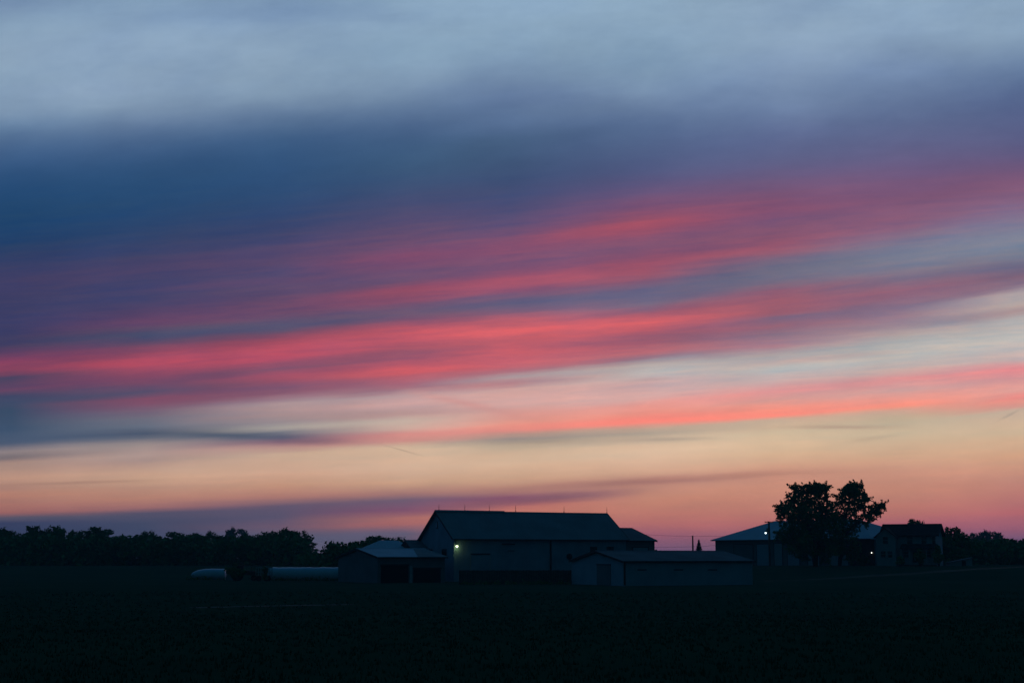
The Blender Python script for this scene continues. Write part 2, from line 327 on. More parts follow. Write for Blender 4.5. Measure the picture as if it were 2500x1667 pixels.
def strip(name, pts, width, m, dz=.012):
    """a strip laid on the ground along pts"""
    v = []; f = []; P = []
    for (a, b) in zip(pts, pts[1:]):
        for k in range(24): P.append(Vector(a).lerp(Vector(b), k/24))
    P.append(Vector(pts[-1]))
    for i, p in enumerate(P):
        d = (P[min(i+1, len(P)-1)] - P[max(0, i-1)]).normalized(); nrm = Vector((-d.y, d.x))
        w = width * (.5 + .12*math.sin(i*.9) + .07*math.sin(i*2.3))
        for s in (-1, -.33, .33, 1):
            q = p + nrm*w*s; v.append((q.x, q.y, gz(q.x, q.y) + dz))
    for i in range(len(P)-1):
        for j in range(3): f.append((i*4+j, i*4+j+1, (i+1)*4+j+1, (i+1)*4+j))
    mb = MB(); mb.v = v; mb.f = f
    return tag(mb.build(name, m), kind='structure')
def gpt(px, py):
    """where the ray through a pixel meets the ground"""
    y = 15.
    while y < 700:
        p = at(px, py, y)
        if p.z <= gz(p.x, y): return p
        y += .25
    return at(px, py, 700)
a, b, c = gpt(470, 1483), gpt(650, 1479), gpt(860, 1475)
strip('path', [a.xy, b.xy, c.xy], 1.5, MT['track'])
a, b = gpt(1835, 1418), gpt(2190, 1402)
strip('road', [(a.x-6, a.y-4), (a.x, a.y), ((a.x+b.x)/2, (a.y+b.y)/2-2), (b.x, b.y), (b.x+40, b.y+30)], 3.2, MT['yard'])

# grass standing in the near field: nobody could count it
def grass():
    v = []; f = []; r = random.Random(3)
    for i in range(14000):
        y = 17 + 150 * r.random()**1.7; x = (r.random()-.5) * y * .86
        z = gz(x, y); s = .035 + .05*r.random() + y*.0005
        for k in range(3):
            a = r.random()*2*PI; w = .012 + y*.0005; lx = (r.random()-.5)*s; ly = (r.random()-.5)*s
            ox = (r.random()-.5)*.2; oy = (r.random()-.5)*.2; n = len(v)
            v += [(x+ox-w*math.cos(a), y+oy-w*math.sin(a), z-.03), (x+ox+w*math.cos(a), y+oy+w*math.sin(a), z-.03), (x+ox+lx, y+oy+ly, z+s)]
            f.append((n, n+1, n+2))
    m = MB(); m.v = v; m.f = f
    tag(m.build('grass', MT['grass']), 'dark field grass standing in front of the farm', 'grass', kind='stuff')
grass()

# ------------------------------------------------------------------ buildings
class Building:
    """local x runs along the front wall, local y goes back; origin at the near corner"""
    def __init__(s, name, label, cat, px, D, deg, Lx, W, ze, zr, m_wall, m_roof, hip=0., oh=.55, rake=.45, base=None, trim=None, group=None):
        p = at(px, 1360, D); s.x0, s.y0 = p.x, p.y; s.g = gz(p.x, p.y) if base is None else base
        s.th = math.radians(deg); s.L, s.W = Lx, W
        s.ze, s.zr = ze - s.g, zr - s.g
        s.e = empty(name, (p.x, p.y, s.g), s.th, label, cat, group)
        b = MB(); lo = -1.2
        if hip:
            b.box(0, 0, lo, Lx, W, s.ze)
        else:
            b.prism([(0,0,lo),(0,W,lo),(0,W,s.ze),(0,W/2,s.zr-.12),(0,0,s.ze)], (Lx,0,0))
        s.wall = b.build('wall', m_wall, s.e)
        sl = (s.zr - s.ze) / (W/2); t = .16; r = MB()
        zl = s.ze - sl*oh
        if hip:
            A = [(-oh,-oh,zl),(Lx+oh,-oh,zl),(Lx+oh,W+oh,zl),(-oh,W+oh,zl),(hip,W/2,s.zr),(Lx-hip,W/2,s.zr)]
            r.add(A + [(x,y,z+t) for x,y,z in A],
                  [(6,7,11,10),(7,8,11),(8,9,10,11),(9,6,10),(1,0,4,5),(2,1,5),(3,2,5,4),(0,3,4),(0,1,7,6),(1,2,8,7),(2,3,9,8),(3,0,6,9)])
        else:
            r.prism([(-rake,-oh,zl),(-rake,W/2,s.zr),(-rake,W+oh,zl),(-rake,W+oh,zl+t),(-rake,W/2,s.zr+t),(-rake,-oh,zl+t)], (Lx+2*rake,0,0))
        s.roof = r.build('roof', m_roof, s.e)
        if not hip:   # ridge cap and barge boards
            MB().prism([(-rake-.02,W/2-.3,s.zr+t-.3*sl+.03),(-rake-.02,W/2,s.zr+t+.05),(-rake-.02,W/2+.3,s.zr+t-.3*sl+.03),(-rake-.02,W/2,s.zr+t-.05)], (Lx+2*rake+.04,0,0)).build('ridge_cap', m_roof, s.roof)
            if trim:
                for xx in (-rake-.07, Lx+rake+.01):
                    MB().prism([(xx,-oh-.02,zl-.12),(xx,W/2,s.zr-.12),(xx,W+oh+.02,zl-.12),(xx,W+oh+.02,zl+t+.03),(xx,W/2,s.zr+t+.03),(xx,-oh-.02,zl+t+.03)], (.06,0,0)).build('barge_board', trim, s.roof)
        if trim:
            MB().box(-oh*.5, -oh-.10, zl-.06, Lx+oh*.5, -oh-.003, zl+.10).build('gutter', trim, s.roof)
    def fx(s, px):
        """local x on the front wall under pixel column px"""
        u = (px-1250)/F
        c, n = math.cos(s.th), math.sin(s.th)
        return (u*s.y0 - s.x0) / (c - u*n)
    def gy(s, px):
        """local y on the left gable wall"""
        u = (px-1250)/F; c, n = math.cos(s.th), math.sin(s.th)
        return (u*s.y0 - s.x0) / (-n - u*c)
    def fz(s, py, lx):
        D = s.y0 + lx*math.sin(s.th)
        return at(1250, py, D).z - s.g
    def panel(s, name, px0, px1, py0, py1, m, t=.05, parent=None, y=0.):
        x0, x1 = s.fx(px0), s.fx(px1); xm = (x0+x1)/2
        z1, z0 = s.fz(py0, xm), s.fz(py1, xm)
        return MB().box(x0, y-t, z0, x1, y-.003, z1).build(name, m, parent or s.e)
    def door(s, px0, px1, py0, py1, m, fm, track=True):
        d = s.panel('door', px0, px1, py0, py1, m, .07)
        x0, x1 = s.fx(px0), s.fx(px1); z1, z0 = s.fz(py0, (x0+x1)/2), s.fz(py1, (x0+x1)/2)
        f = MB()
        for (a0, c0, a1, c1) in ((x0-.13, z0, x0-.003, z1), (x1+.003, z0, x1+.13, z1), (x0-.13, z1+.003, x1+.13, z1+.14)):
            f.box(a0, -.11, c0, a1, -.003, c1)
        f.build('door_frame', fm, d); return d
    def window(s, px0, px1, py0, py1, fm):
        x0, x1 = s.fx(px0), s.fx(px1); z1, z0 = s.fz(py0, (x0+x1)/2), s.fz(py1, (x0+x1)/2)
        w = MB()
        for q in ((x0-.1, z0-.1, x0, z1+.1), (x1, z0-.1, x1+.1, z1+.1), (x0, z0-.1, x1, z0), (x0, z1, x1, z1+.1), ((x0+x1)/2-.03, z0, (x0+x1)/2+.03, z1), (x0, (z0+z1)/2-.03, x1, (z0+z1)/2+.03)):
            w.box(q[0], -.09, q[1], q[2], -.003, q[3])
        w = w.build('window', fm, s.e)
        MB().box(x0, -.04, z0, x1, -.006, z1).build('pane', MT['glass'], w); return w

# the big barn
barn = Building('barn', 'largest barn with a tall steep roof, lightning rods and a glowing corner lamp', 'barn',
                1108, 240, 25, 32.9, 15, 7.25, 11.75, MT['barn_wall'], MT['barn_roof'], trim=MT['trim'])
for px in (1072, 1135, 1194, 1258, 1376, 1480):     # lightning rods on the ridge
    for k in range(400):      # ridge point under that column
        lx = -0.3 + k*.085
        w = Vector((barn.x0, barn.y0)) + Vector((math.cos(barn.th), math.sin(barn.th)))*lx + Vector((-math.sin(barn.th), math.cos(barn.th)))*7.5
        if 1250 + F*w.x/w.y >= px: break
    z = barn.zr + .16; m = MB()
    m.tube([(lx,7.5,z-.1),(lx,7.5,z+.9),(lx,7.5,z+1.25)], [.035,.03,.008], 6)
    m.tube([(lx-.14,7.5,z+.02),(lx,7.5,z+.42),(lx+.14,7.5,z+.02)], [.02,.02,.02], 5)
    m.add([(lx+math.cos(a)*.07*math.cos(b_), 7.5+math.sin(a)*.07*math.cos(b_), z+.62+.07*math.sin(b_)) for b_ in (-1.2,-.4,.4,1.2) for a in [2*PI*i/6 for i in range(6)]],
          [(i+6*j, (i+1)%6+6*j, (i+1)%6+6*(j+1), i+6*(j+1)) for j in range(3) for i in range(6)])
    m.build('lightning_rod', MT['trim'], barn.e)
# raised cap along the left half of the ridge
MB().prism([(-.47,7.0,barn.zr-.02),(-.47,7.5,barn.zr+.34),(-.47,8.0,barn.zr-.02)], (13.2,0,0)).build('ridge_vent', MT['barn_roof'], barn.roof)
barn.panel('door_track', 1150, 1197, 1350, 1353.5, MT['trim'], .16)
barn.door(1151, 1196, 1354.5, 1415, MT['barn_wall'], MT['trim_pale'])
barn.panel('shutter', 1225, 1256, 1326, 1329, MT['trim'], .3)
barn.panel('shutter', 1240, 1256, 1343, 1344.5, MT['trim'], .2)
barn.panel('downspout', 1341.5, 1344.5, 1318, 1416, MT['trim'], .2)
x = barn.fx(1388); z = barn.fz(1358, x); m = MB()
m.tube([(x,-.003,z),(x,-.12,z)], [.55,.55], 20); m.build('vent_fan', MT['trim'], barn.e)
# window and trim in the gable
gy = 7.6; m = MB(); m.box(-.09, gy-.35, 6.9+2.0, -.004, gy+.35, 6.9+3.2); w = m.build('window', MT['trim'], barn.e)
MB().box(-.12, gy-.25, 9.0, -.094, gy+.25, 10.0).build('pane', MT['glass'], w)
m = MB()
for y0_, y1_ in ((3.2,5.2),(9.6,11.6)):
    m2 = MB().box(-.09, y0_, 4.2, -.004, y1_, 5.4).build('window', MT['trim'], barn.e)
    MB().box(-.12, y0_+.1, 4.3, -.094, y1_-.1, 5.3).build('pane', MT['glass'], m2)
for px in (1440, 1480): barn.window(px, px+14, 1335, 1347, MT['trim'])
# the lit lamp on the barn corner
lx = barn.fx(1113.5); lz = barn.fz(1333, lx)
lamp = MB(); lamp.tube([(lx,-.004,lz+.35),(lx,-.5,lz+.42),(lx,-.62,lz+.30)], [.035,.035,.035], 6); lamp.tube([(lx,-.62,lz+.32),(lx,-.62,lz+.2),(lx,-.62,lz+.12)], [.08,.18,.26], 12)
lo = lamp.build('wall_lamp', MT['metal'], barn.e)
m = MB(); m.tube([(lx,-.62,lz+.16),(lx,-.62,lz+.06),(lx,-.62,lz-.08),(lx,-.62,lz-.17)], [.13,.20,.17,.06], 12)
m.build('bulb', MT['lampw'], lo, True)
pl = bpy.data.lights.new('barn_lamp_light', 'POINT'); pl.energy = 7; pl.color = (.62, 1., .30); pl.shadow_soft_size = .1
po = bpy.data.objects.new('barn_lamp_light', pl); col.objects.link(po); po.parent = lo; po.location = (lx+.12, -.62, lz-.3)

annex = Building('barn_annex', 'lower shallow-roofed wing behind the right end of the big barn', 'barn',
                 1486, 256, 25, 9.5, 17.5, 6.95, 9.25, MT['grey_metal'], MT['mid_roof'], trim=MT['trim'], rake=.3, oh=.4)
annex.door(1542, 1578, 1336, 1380, MT['white_metal'], MT['trim'])

# low shed to the left of the barn with two open bays
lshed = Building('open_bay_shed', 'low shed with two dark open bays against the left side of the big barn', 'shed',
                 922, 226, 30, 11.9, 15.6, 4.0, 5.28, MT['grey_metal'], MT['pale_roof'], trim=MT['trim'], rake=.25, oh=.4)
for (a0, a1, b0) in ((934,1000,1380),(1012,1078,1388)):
    d = lshed.panel('bay_opening', a0, a1, b0, 1424, MT['dark'], .03)  # flat panel on the solid wall, shade of the bay interior painted near-black
    x0, x1 = lshed.fx(a0), lshed.fx(a1); zt = lshed.fz(b0, (x0+x1)/2)
    MB().box(x0-.1,-.14,zt+.003,x1+.1,-.003,zt+.22).build('lintel', MT['trim'], d)
lshed.panel('post', 1003, 1009, 1381, 1424, MT['trim_pale'], .12)
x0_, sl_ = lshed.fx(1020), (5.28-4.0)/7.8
MB().prism([(x0_,-.42,lshed.ze-sl_*.4+.165),(lshed.L+.26,-.42,lshed.ze-sl_*.4+.165),(lshed.L+.24,7.4,lshed.ze+sl_*7.4+.165),(x0_+3,7.4,lshed.ze+sl_*7.4+.165)], (0,0,.03)).build('darker_roof_patch', MT['barn_roof'], lshed.roof)  # darker slanted patch laid over the right part of the roof
# further shed with the pale hipped roof
hshed = Building('hip_roof_shed', 'small shed with a pale hipped roof behind the open bay shed', 'shed',
                 880, 252, 8, 10.3, 11, 5.2, 6.85, MT['grey_metal'], MT['pale_roof'], hip=3.6, oh=.5)
lshed2 = Building('lean_to_shed', 'small dark-roofed shed squeezed between pale hipped roof and the big barn', 'shed',
                 1008, 249, 20, 2.8, 9, 5.3, 6.85, MT['brown'], MT['mid_roof'], rake=.2, oh=.3)

# long low shed in front, on the right of the barn
fshed = Building('long_shed', 'long low shed with a shallow gable, nearest building right of the big barn', 'shed',
                 1521, 204, 25, 21.9, 15.8, 3.42, 4.82, MT['white_metal'], MT['mid_roof'], trim=MT['trim'], rake=.3, oh=.35)
fshed.panel('corner_post', 1519.5, 1523, 1373, 1428, MT['trim'], .09)
for px in (1552, 1640, 1722): fshed.panel('window_hood', px, px+22, 1389, 1391.5, MT['trim'], .1)
y0_, y1_ = fshed.gy(1488), fshed.gy(1455)
d = MB().box(-.07, y0_, -.3, -.003, y1_, 2.9).build('door', MT['grey_metal'], fshed.e)
MB().box(-.12, y0_-.1, 2.903, -.003, y1_+.1, 3.05).build('door_frame', MT['trim'], d)

# large hipped building on the right
big = Building('machine_hall', 'large hall with a pale blue hipped roof behind the big tree', 'hall',
               1747, 330, 312, 0, 0, 0, 0, MT['white_metal'], MT['pale_roof'], hip=1) if False else None
def hall():
    pl_, pr_ = at(1747, 1360, 332), at(2128, 1360, 302)
    d = Vector((pr_.x-pl_.x, pr_.y-pl_.y)); deg = math.degrees(math.atan2(d.y, d.x))
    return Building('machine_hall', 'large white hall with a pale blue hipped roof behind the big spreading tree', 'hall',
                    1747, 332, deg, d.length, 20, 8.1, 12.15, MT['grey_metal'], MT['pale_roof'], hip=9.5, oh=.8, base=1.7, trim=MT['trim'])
big = hall()
big.door(1787, 1832, 1328, 1381, MT['grey_metal'], MT['trim'])
big.door(1842, 1872, 1328, 1381, MT['white_metal'], MT['trim'])
big.door(1884, 1903, 1326, 1382, MT['siding'], MT['trim'])
big.door(1916, 1944, 1340, 1382, MT['white_metal'], MT['trim'])
big.door(1965, 1992, 1346, 1382, MT['siding'], MT['trim'])
big.door(2014, 2062, 1346, 1383, MT['siding'], MT['trim'])
big.panel('dark_cladding', 2066, 2126, 1315, 1384, MT['brown'], .1)
lx = big.fx(2120); lz = big.fz(1349, lx)
lo = MB().box(lx-.25,-.35,lz+.16,lx+.25,-.104,lz+.3).build('wall_lamp', MT['trim'], big.e)
MB().tube([(lx,-.25,lz+.155),(lx,-.25,lz),(lx,-.25,lz-.1)], [.08,.1,.05], 10).build('bulb', MT['lampy'], lo)

# farmhouse on the right: main block, front gable wing, porch
def house():
    pl_ = at(2150, 1360, 292)
    b = Building('farmhouse', 'two storey white farmhouse with dark sagging roof and porch, right of the hall', 'house',
                 2156, 291, -25, 10.5, 8.5, 8.45, 10.55, MT['siding'], MT['dark_roof'], trim=MT['trim'], oh=.5, rake=.6, base=2.3)
    # front gable wing
    wx0, wx1 = b.fx(2135), b.fx(2181); wy = -2.2; xm = (wx0+wx1)/2; ze = b.ze-.3; zr = b.ze+1.3
    m = MB(); m.prism([(wx0,wy,-1.2),(wx1,wy,-1.2),(wx1,wy,ze),(xm,wy,zr),(wx0,wy,ze)], (0,7.5,0)); m.build('wing', MT['siding'], b.e)
    m = MB(); s_ = (zr-ze)/(xm-wx0); o_ = .4
    m.prism([(wx0-o_,wy-.4,ze-s_*o_),(xm,wy-.4,zr),(wx1+o_,wy-.4,ze-s_*o_),(wx1+o_,wy-.4,ze-s_*o_+.16),(xm,wy-.4,zr+.16),(wx0-o_,wy-.4,ze-s_*o_+.16)], (0,8.1,0))
    m.build('wing_roof', MT['dark_roof'], b.e)
    def win(px0, px1, py0, py1, y):
        k = (b.y0+y)/b.y0
        ox, oy = b.x0, b.y0; b.x0, b.y0 = ox - y*math.sin(b.th), oy + y*math.cos(b.th)
        x0, x1 = b.fx(px0), b.fx(px1); z1, z0 = b.fz(py0, x0), b.fz(py1, x0); b.x0, b.y0 = ox, oy
        w = MB()
        for q in ((x0-.1,z0-.1,x0,z1+.1),(x1,z0-.1,x1+.1,z1+.1),(x0,z0-.1,x1,z0),(x0,z1,x1,z1+.1),(x0,(z0+z1)/2-.03,x1,(z0+z1)/2+.03)):
            w.box(q[0],y-.09,q[1],q[2],y-.003,q[3])
        w = w.build('window', MT['trim_pale'], b.e); MB().box(x0,y-.04,z0,x1,y-.006,z1).build('pane', MT['glass'], w)
    win(2147,2159,1310,1327,wy); win(2141,2152,1345,1360,wy); win(2157,2168,1345,1360,wy)
    win(2205,2219,1305,1327,0); win(2240,2252,1308,1327,0); win(2266,2274,1308,1327,0)
    win(2195,2208,1345,1360,0); win(2246,2262,1345,1360,0)
    x0, x1 = b.fx(2215), b.fx(2230); dd = MB().box(x0+.2,-.07,b.fz(1372,0),x1-.2,-.003,b.fz(1345,0)).build('door', MT['brown'], b.e)
    # porch
    x0, x1 = b.fx(2192), b.fx(2277); zp = b.fz(1332, x0)
    p = MB().prism([(x0,-2.3,zp-.6),(x0,-.003,zp+.25),(x0,-.003,zp+.4),(x0,-2.3,zp-.42)], (x1-x0,0,0)).build('porch_roof', MT['dark_roof'], b.e)
    for i in range(5):
        xx = x0+.15+(x1-x0-.3)*i/4; MB().box(xx-.07,-2.2,-.5,xx+.07,-2.06,zp-.55).build('porch_post', MT['trim_pale'], b.e)
    MB().box(x0,-2.3,-.6,x1,-.1,.25).build('porch_floor', MT['wood'], b.e)
    ch = MB().box(b.L*.52,4.6,b.zr-1.2,b.L*.52+.6,5.2,b.zr+.0).build('chimney', MT['brown'], b.roof)
house()

# ------------------------------------------------------------------ small built things
# low board fence along the barn front
def fence():
    a = at(1122, 1390, 217); b = at(1394, 1390, 220)
    e = empty('board_fence', (a.x, a.y, gz(a.x, a.y)), math.atan2(b.y-a.y, b.x-a.x), 'low dark solid board fence in front of the big barn', 'fence')
    Lf = (b.xy-a.xy).length; r = random.Random(5); m = MB(); n = int(Lf/.26)
    for i in range(n):
        h = 2.05+.05*r.random(); m.box(i*Lf/n+.008, -.03, -.2, (i+1)*Lf/n-.008, 0, h)
    m.build('boards', MT['wood'], e)
    for i in range(9): x = Lf*i/8; MB().box(x-.07,.003,-.3,x+.07,.14,2.1).build('post', MT['brown'], e)
fence()

def bag(name, label, px0, px1, D, rad, taper, deg):
    """long white silage bag lying on the field: sagging round section"""
    a = at(px0, 1400, D); Lb = (px1-px0)/F*D/math.cos(math.radians(deg)); g = gz(a.x, D)
    v = []; f = []; n = 40; seg = 20; r = random.Random(11)
    prof = []
    for i in range(n+1):
        t = i/n; s = t*Lb
        k = 1.
        if taper and s < 3.4: k = math.sin(math.acos(1 - min(1, max(.0001, s/3.4)))) if s > 0 else .05
        if Lb-s < .25: k *= .93
        k *= 1 + .014*math.sin(s*2.1) + .012*math.sin(s*5.3+1) + .022*r.random()
        prof.append((s, max(.05, k)))
    for s, k in prof:
        for j in range(seg):
            q = 2*PI*j/seg; yy = math.cos(q)*rad*1.12*(k*.6+.4*min(1,k*1.2)); zz = math.sin(q)*rad*.92*k
            zz = max(zz, -rad*.7) + rad*.7*1.0
            v.append((s, yy, zz*(1 if k > .99 else 1)))
    for i in range(n):
        for j in range(seg): f.append((i*seg+j, (i+1)*seg+j, (i+1)*seg+(j+1)%seg, i*seg+(j+1)%seg))
    f.append(tuple(range(seg))); f.append(tuple(range(n*seg+seg-1, n*seg-1, -1)))
    m = MB(); m.v = v; m.f = f
    o = m.build(name, MT['plastic'], smooth=True); o.location = (a.x, a.y, g-.02); o.rotation_euler = (0,0,math.radians(deg))
    return tag(o, label, 'silage bag', 'white silage bags lying left of the sheds')
bag('silage_bag', 'shorter white silage bag with a rounded tapered left end', 467, 548, 262, 1.22, True, 3)
bag('silage_bag', 'longer white silage bag reaching the wall of the open bay shed', 655, 829, 252, 1.42, False, 2)

def weeds():
    r = random.Random(31); m = MB()
    for px0, px1, D in ((455,560,260.2),(650,832,250.),(1126,1392,216.)):
        for i in range(int((px1-px0)/3.5)):
            px = px0+(px1-px0)*r.random(); p = at(px, 1400, D + r.uniform(-.5,.2)); h = .2+.4*r.random()**2
            leaves(m, Vector((p.x, p.y, gz(p.x,p.y)+h*.4)), h, 22, .13, r, 1.1)
    tag(m.build('weeds', MT['leaf']), 'ragged dark weeds along the foot of the silage bags and board fence', 'weeds', kind='stuff')
def tractor():
    a = at(598, 1400, 250)
    e = empty('tractor', (a.x, a.y, gz(a.x, a.y)), math.radians(8), 'dark tractor parked between the two white silage bags', 'tractor')
    MB().prism([(-.2,-.4,.95),(2.0,-.4,.9),(2.1,-.4,1.35),(1.9,-.4,1.65),(-.2,-.4,1.75)], (0,.8,0)).build('bonnet', MT['paint'], e)
    m = MB(); m.prism([(-1.5,-.75,1.0),(-.15,-.75,1.0),(-.25,-.75,2.55),(-1.35,-.75,2.55)], (0,1.5,0)); cabo = m.build('cab', MT['glass'], e)
    MB().box(-1.5,-.85,2.553,-.1,.85,2.68).build('cab_roof', MT['paint'], cabo)
    for x, y, r in ((-1.15,-.85,.85),(-1.15,.85,.85),(1.55,-.8,.5),(1.55,.8,.5)):
        s = -1 if y < 0 else 1
        m = MB(); m.tube([(x,y-.22,r),(x,y-.18,r),(x,y+.18,r),(x,y+.22,r)], [r*.9,r,r,r*.9], 22); w = m.build('wheel', MT['rubber'], e)
        MB().tube([(x,y+s*.221,r),(x,y+s*.26,r)], [r*.5,r*.3], 14).build('rim', MT['rust'], w)
    MB().tube([(1.1,.25,1.6),(1.1,.25,2.5)], [.05,.04], 8).build('exhaust', MT['rust'], e)
tractor()
def wagon():
    a = at(625, 1400, 247)
    e = empty('hay_wagon', (a.x, a.y, gz(a.x, a.y)), math.radians(4), 'small slatted wagon with a pale rack touching the longer white bag', 'wagon')
    MB().box(0,-1,.8,2.7,1,.95).build('bed', MT['wood'], e)
    m = MB()
    for i in range(7): m.box(.05+i*.42,-1.06,.955,.13+i*.42,-1.003,2.35)
    m.box(0,-1.12,2.2,2.7,-1.063,2.35); m.box(0,-1.12,1.5,2.7,-1.063,1.6); m.build('rack', MT['trim_pale'], e)
    m = MB()
    for i in range(7): m.box(.05+i*.42,1.003,.955,.13+i*.42,1.06,2.35)
    m.box(0,1.063,2.2,2.7,1.12,2.35); m.build('rack', MT['wood'], e)
    for x in (.5,2.1):
        for y in (-.85,.85):
            m = MB(); m.tube([(x,y-.1,.4),(x,y+.1,.4)],[.4,.4],16); m.build('wheel', MT['rubber'], e)
    MB().tube([(0,0,.6),(-1.2,0,.5)],[.05,.05],6).build('drawbar', MT['rust'], e)
wagon()
def tarp():   # grey folded end between bag and tractor
    a = at(552, 1396, 255)
    m = MB(); m.add([(0,0,0),(1.5,0,0),(1.2,.9,0),(.1,.9,0),(.05,.1,1.25),(1.1,.2,.55),(.9,.7,.5),(.1,.6,1.1)],[(3,2,1,0),(0,1,5,4),(1,2,6,5),(2,3,7,6),(3,0,4,7),(4,5,6,7)])
    o = m.build('tarpaulin', MT['grey_metal']); o.location = (a.x,a.y,gz(a.x,a.y)+.3)
    o.location.z = gz(a.x,a.y)
    tag(o, 'crumpled grey tarpaulin heap at the right end of the shorter white bag', 'tarpaulin')
tarp()

def small_shed():
    a = at(2318, 1377, 292); g = gz(a.x, a.y)
    e = empty('lean_to', (a.x, a.y, g), math.radians(-4), 'low white lean-to with a sloping roof under the far right trees', 'shed')
    Lw = 54/F*292
    MB().prism([(0,0,-.5),(Lw,0,-.5),(Lw,0,1.5),(0,0,.55)], (0,3,0)).build('wall', MT['siding'], e)
    MB().prism([(-.2,-.3,.56),(Lw+.2,-.3,1.58),(Lw+.2,-.3,1.68),(-.2,-.3,.66)], (0,3.6,0)).build('roof', MT['mid_roof'], e)
    MB().box(Lw*.55,-.06,-.2,Lw*.72,-.003,1.0).build('door', MT['trim'], e)
small_shed()

def pole(px, py_top, D, label, arm, lamp=False, py_base=None):
    t = at(px, py_top, D); g = gz(t.x, D); h = t.z - g
    e = empty('utility_pole', (t.x, D, g), 0, label, 'utility pole', None)
    MB().tube([(0,0,-1),(0,0,h*.5),(0,0,h)], [.27,.24,.2], 10).build('shaft', MT['wood'], e)
    if arm:
        c = MB().box(-arm,-.24,h-.28,arm,-.145,h-.12).build('crossarm', MT['wood'], e)
        for x in (-arm+.1,-arm*.4,arm*.4,arm-.1): MB().tube([(x,-.19,h-.12),(x,-.19,h-.02),(x,-.19,h+.08)],[.035,.06,.035],8).build('insulator', MT['trim_pale'], c)
    if lamp:
        z = at(px, 1300, D).z - g
        MB().tube([(-.15,-.05,h*.5+2.4),(-.5,-.1,z+.55),(-.8,-.15,z+.45)],[.04,.04,.04],6).build('lamp_arm', MT['metal'], e)
        s = MB(); s.tube([(-.8,-.15,z+.5),(-.8,-.15,z+.2),(-.8,-.15,z+.08)],[.08,.2,.3],12); s = s.build('lamp_shade', MT['metal'], e)
        MB().tube([(-.8,-.15,z+.12),(-.8,-.15,z-.08),(-.8,-.15,z-.2)],[.13,.17,.08],12).build('bulb', MT['lampc'], s, True)
        tr = MB(); tr.tube([(-.38,-.1,h-2.6),(-.38,-.1,h-1.5)],[.25,.25],12); tr.build('transformer', MT['metal'], e)
    return e, h
pole(1877, 1272, 312, 'tall wooden pole with short crossarm and lit white lamp before the hall', .95, True)
pole(1691, 1307, 400, 'thin bare wooden pole beside the lone small spruce', 0)
# two overhead lines
def cable(name, label, pts, sag):
    P = []
    for a, b in zip(pts, pts[1:]):
        for k in range(16):
            t = k/16; p = a.lerp(b, t); p.z -= sag*4*t*(1-t); P.append(p)
    P.append(pts[-1]); m = MB().tube(P, [.028]*len(P), 5)
    tag(m.build(name, MT['wire']), label, 'cable', 'overhead lines between the barn and the hall')
cable('power_line', 'upper overhead line crossing the gap between barn and hall', [at(1480,1296,400), at(1691,1308,400), at(1960,1300,400)], .35)
cable('power_line', 'lower overhead line crossing the gap between barn and hall', [at(1480,1332,400), at(1691,1334,400), at(1960,1314,400)], .2)

# ------------------------------------------------------------------ trees
def leaves(m, c, rad, n, size, r, flat=.8):
    """leaf-sized faces through a clump, denser near its skin"""
    for _ in range(n):
        d = Vector((r.gauss(0,1), r.gauss(0,1), r.gauss(0,1))).normalized() * (rad * (.35 + .65*r.random()**.5) * (1 + .18*r.gauss(0,1)))
        p = c + Vector((d.x, d.y, d.z*flat))
        u = Vector((r.gauss(0,1), r.gauss(0,1), r.gauss(0,1))).normalized(); w = u.orthogonal().normalized()
        q = u.cross(w); s = size*(.6+.8*r.random()); a = r.random()*PI
        e1 = (w*math.cos(a)+q*math.sin(a))*s; e2 = (q*math.cos(a)-w*math.sin(a))*s*.6
        k = len(m.v); m.v += [tuple(p-e1), tuple(p+e2*.9), tuple(p+e1), tuple(p-e2*.9)]; m.f.append((k,k+1,k+2,k+3))
def make_tree(name, H, Wd, seed, leaf, nclump=26, n=110, size=.42, mlow=.25, loose=1.):
    """trunk with limbs and a clumped crown; returns the two meshes"""
    r = random.Random(seed); t = MB(); c = MB(); r0 = H*.022+.06
    t.tube([(0,0,-.5),(.05,0,H*.25),(r.uniform(-.3,.3),0,H*.5),(r.uniform(-.5,.5),0,H*.78)], [r0*1.2,r0,r0*.7,r0*.25], 8)
    for i in range(nclump):
        a = r.random()*2*PI; k = (i+.5)/nclump; hh = mlow + (1-mlow-.06)*k
        env = math.sin(PI*min(1, max(.12, ((hh-mlow)/(1-mlow))*.8+.18)))**.6
        rr = Wd/2 * env * (.25+.75*r.random()**.6) * .86
        p = Vector((math.cos(a)*rr, math.sin(a)*rr, H*hh + r.uniform(-.04,.04)*H))
        cr = Wd*(.13+.09*r.random())*(1.15-.4*k)
        p.z = min(p.z, H - cr*.75)
        leaves(c, p, cr*loose, int(n*(cr/(Wd*.17))**2), size, r)
        b = Vector((0,0,H*(.18+.5*k*.9)))
        mid = b.lerp(p,.55); mid.z += .04*H*r.uniform(-.5,1)
        t.tube([b, mid, p], [r0*.42,r0*.25,r0*.08], 5)
    return t, c
PROTO = []
for i, (H, W_, sd) in enumerate(((12,9,1),(12,8,2),(12,11,3),(12,7,4),(12,10,5),(12,9.5,6))):
    t, c = make_tree('t', H, W_, 40+sd, None, nclump=24+2*i, n=95)
    me = []
    for nm, mm, mt in (('trunk', t, MT['bark']), ('crown', c, MT['leaf'])):
        k = bpy.data.meshes.new(nm); k.from_pydata(mm.v, [], mm.f); k.materials.append(mt); me.append(k)
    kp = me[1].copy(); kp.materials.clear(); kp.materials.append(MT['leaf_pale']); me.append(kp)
    PROTO.append((H, W_, me))
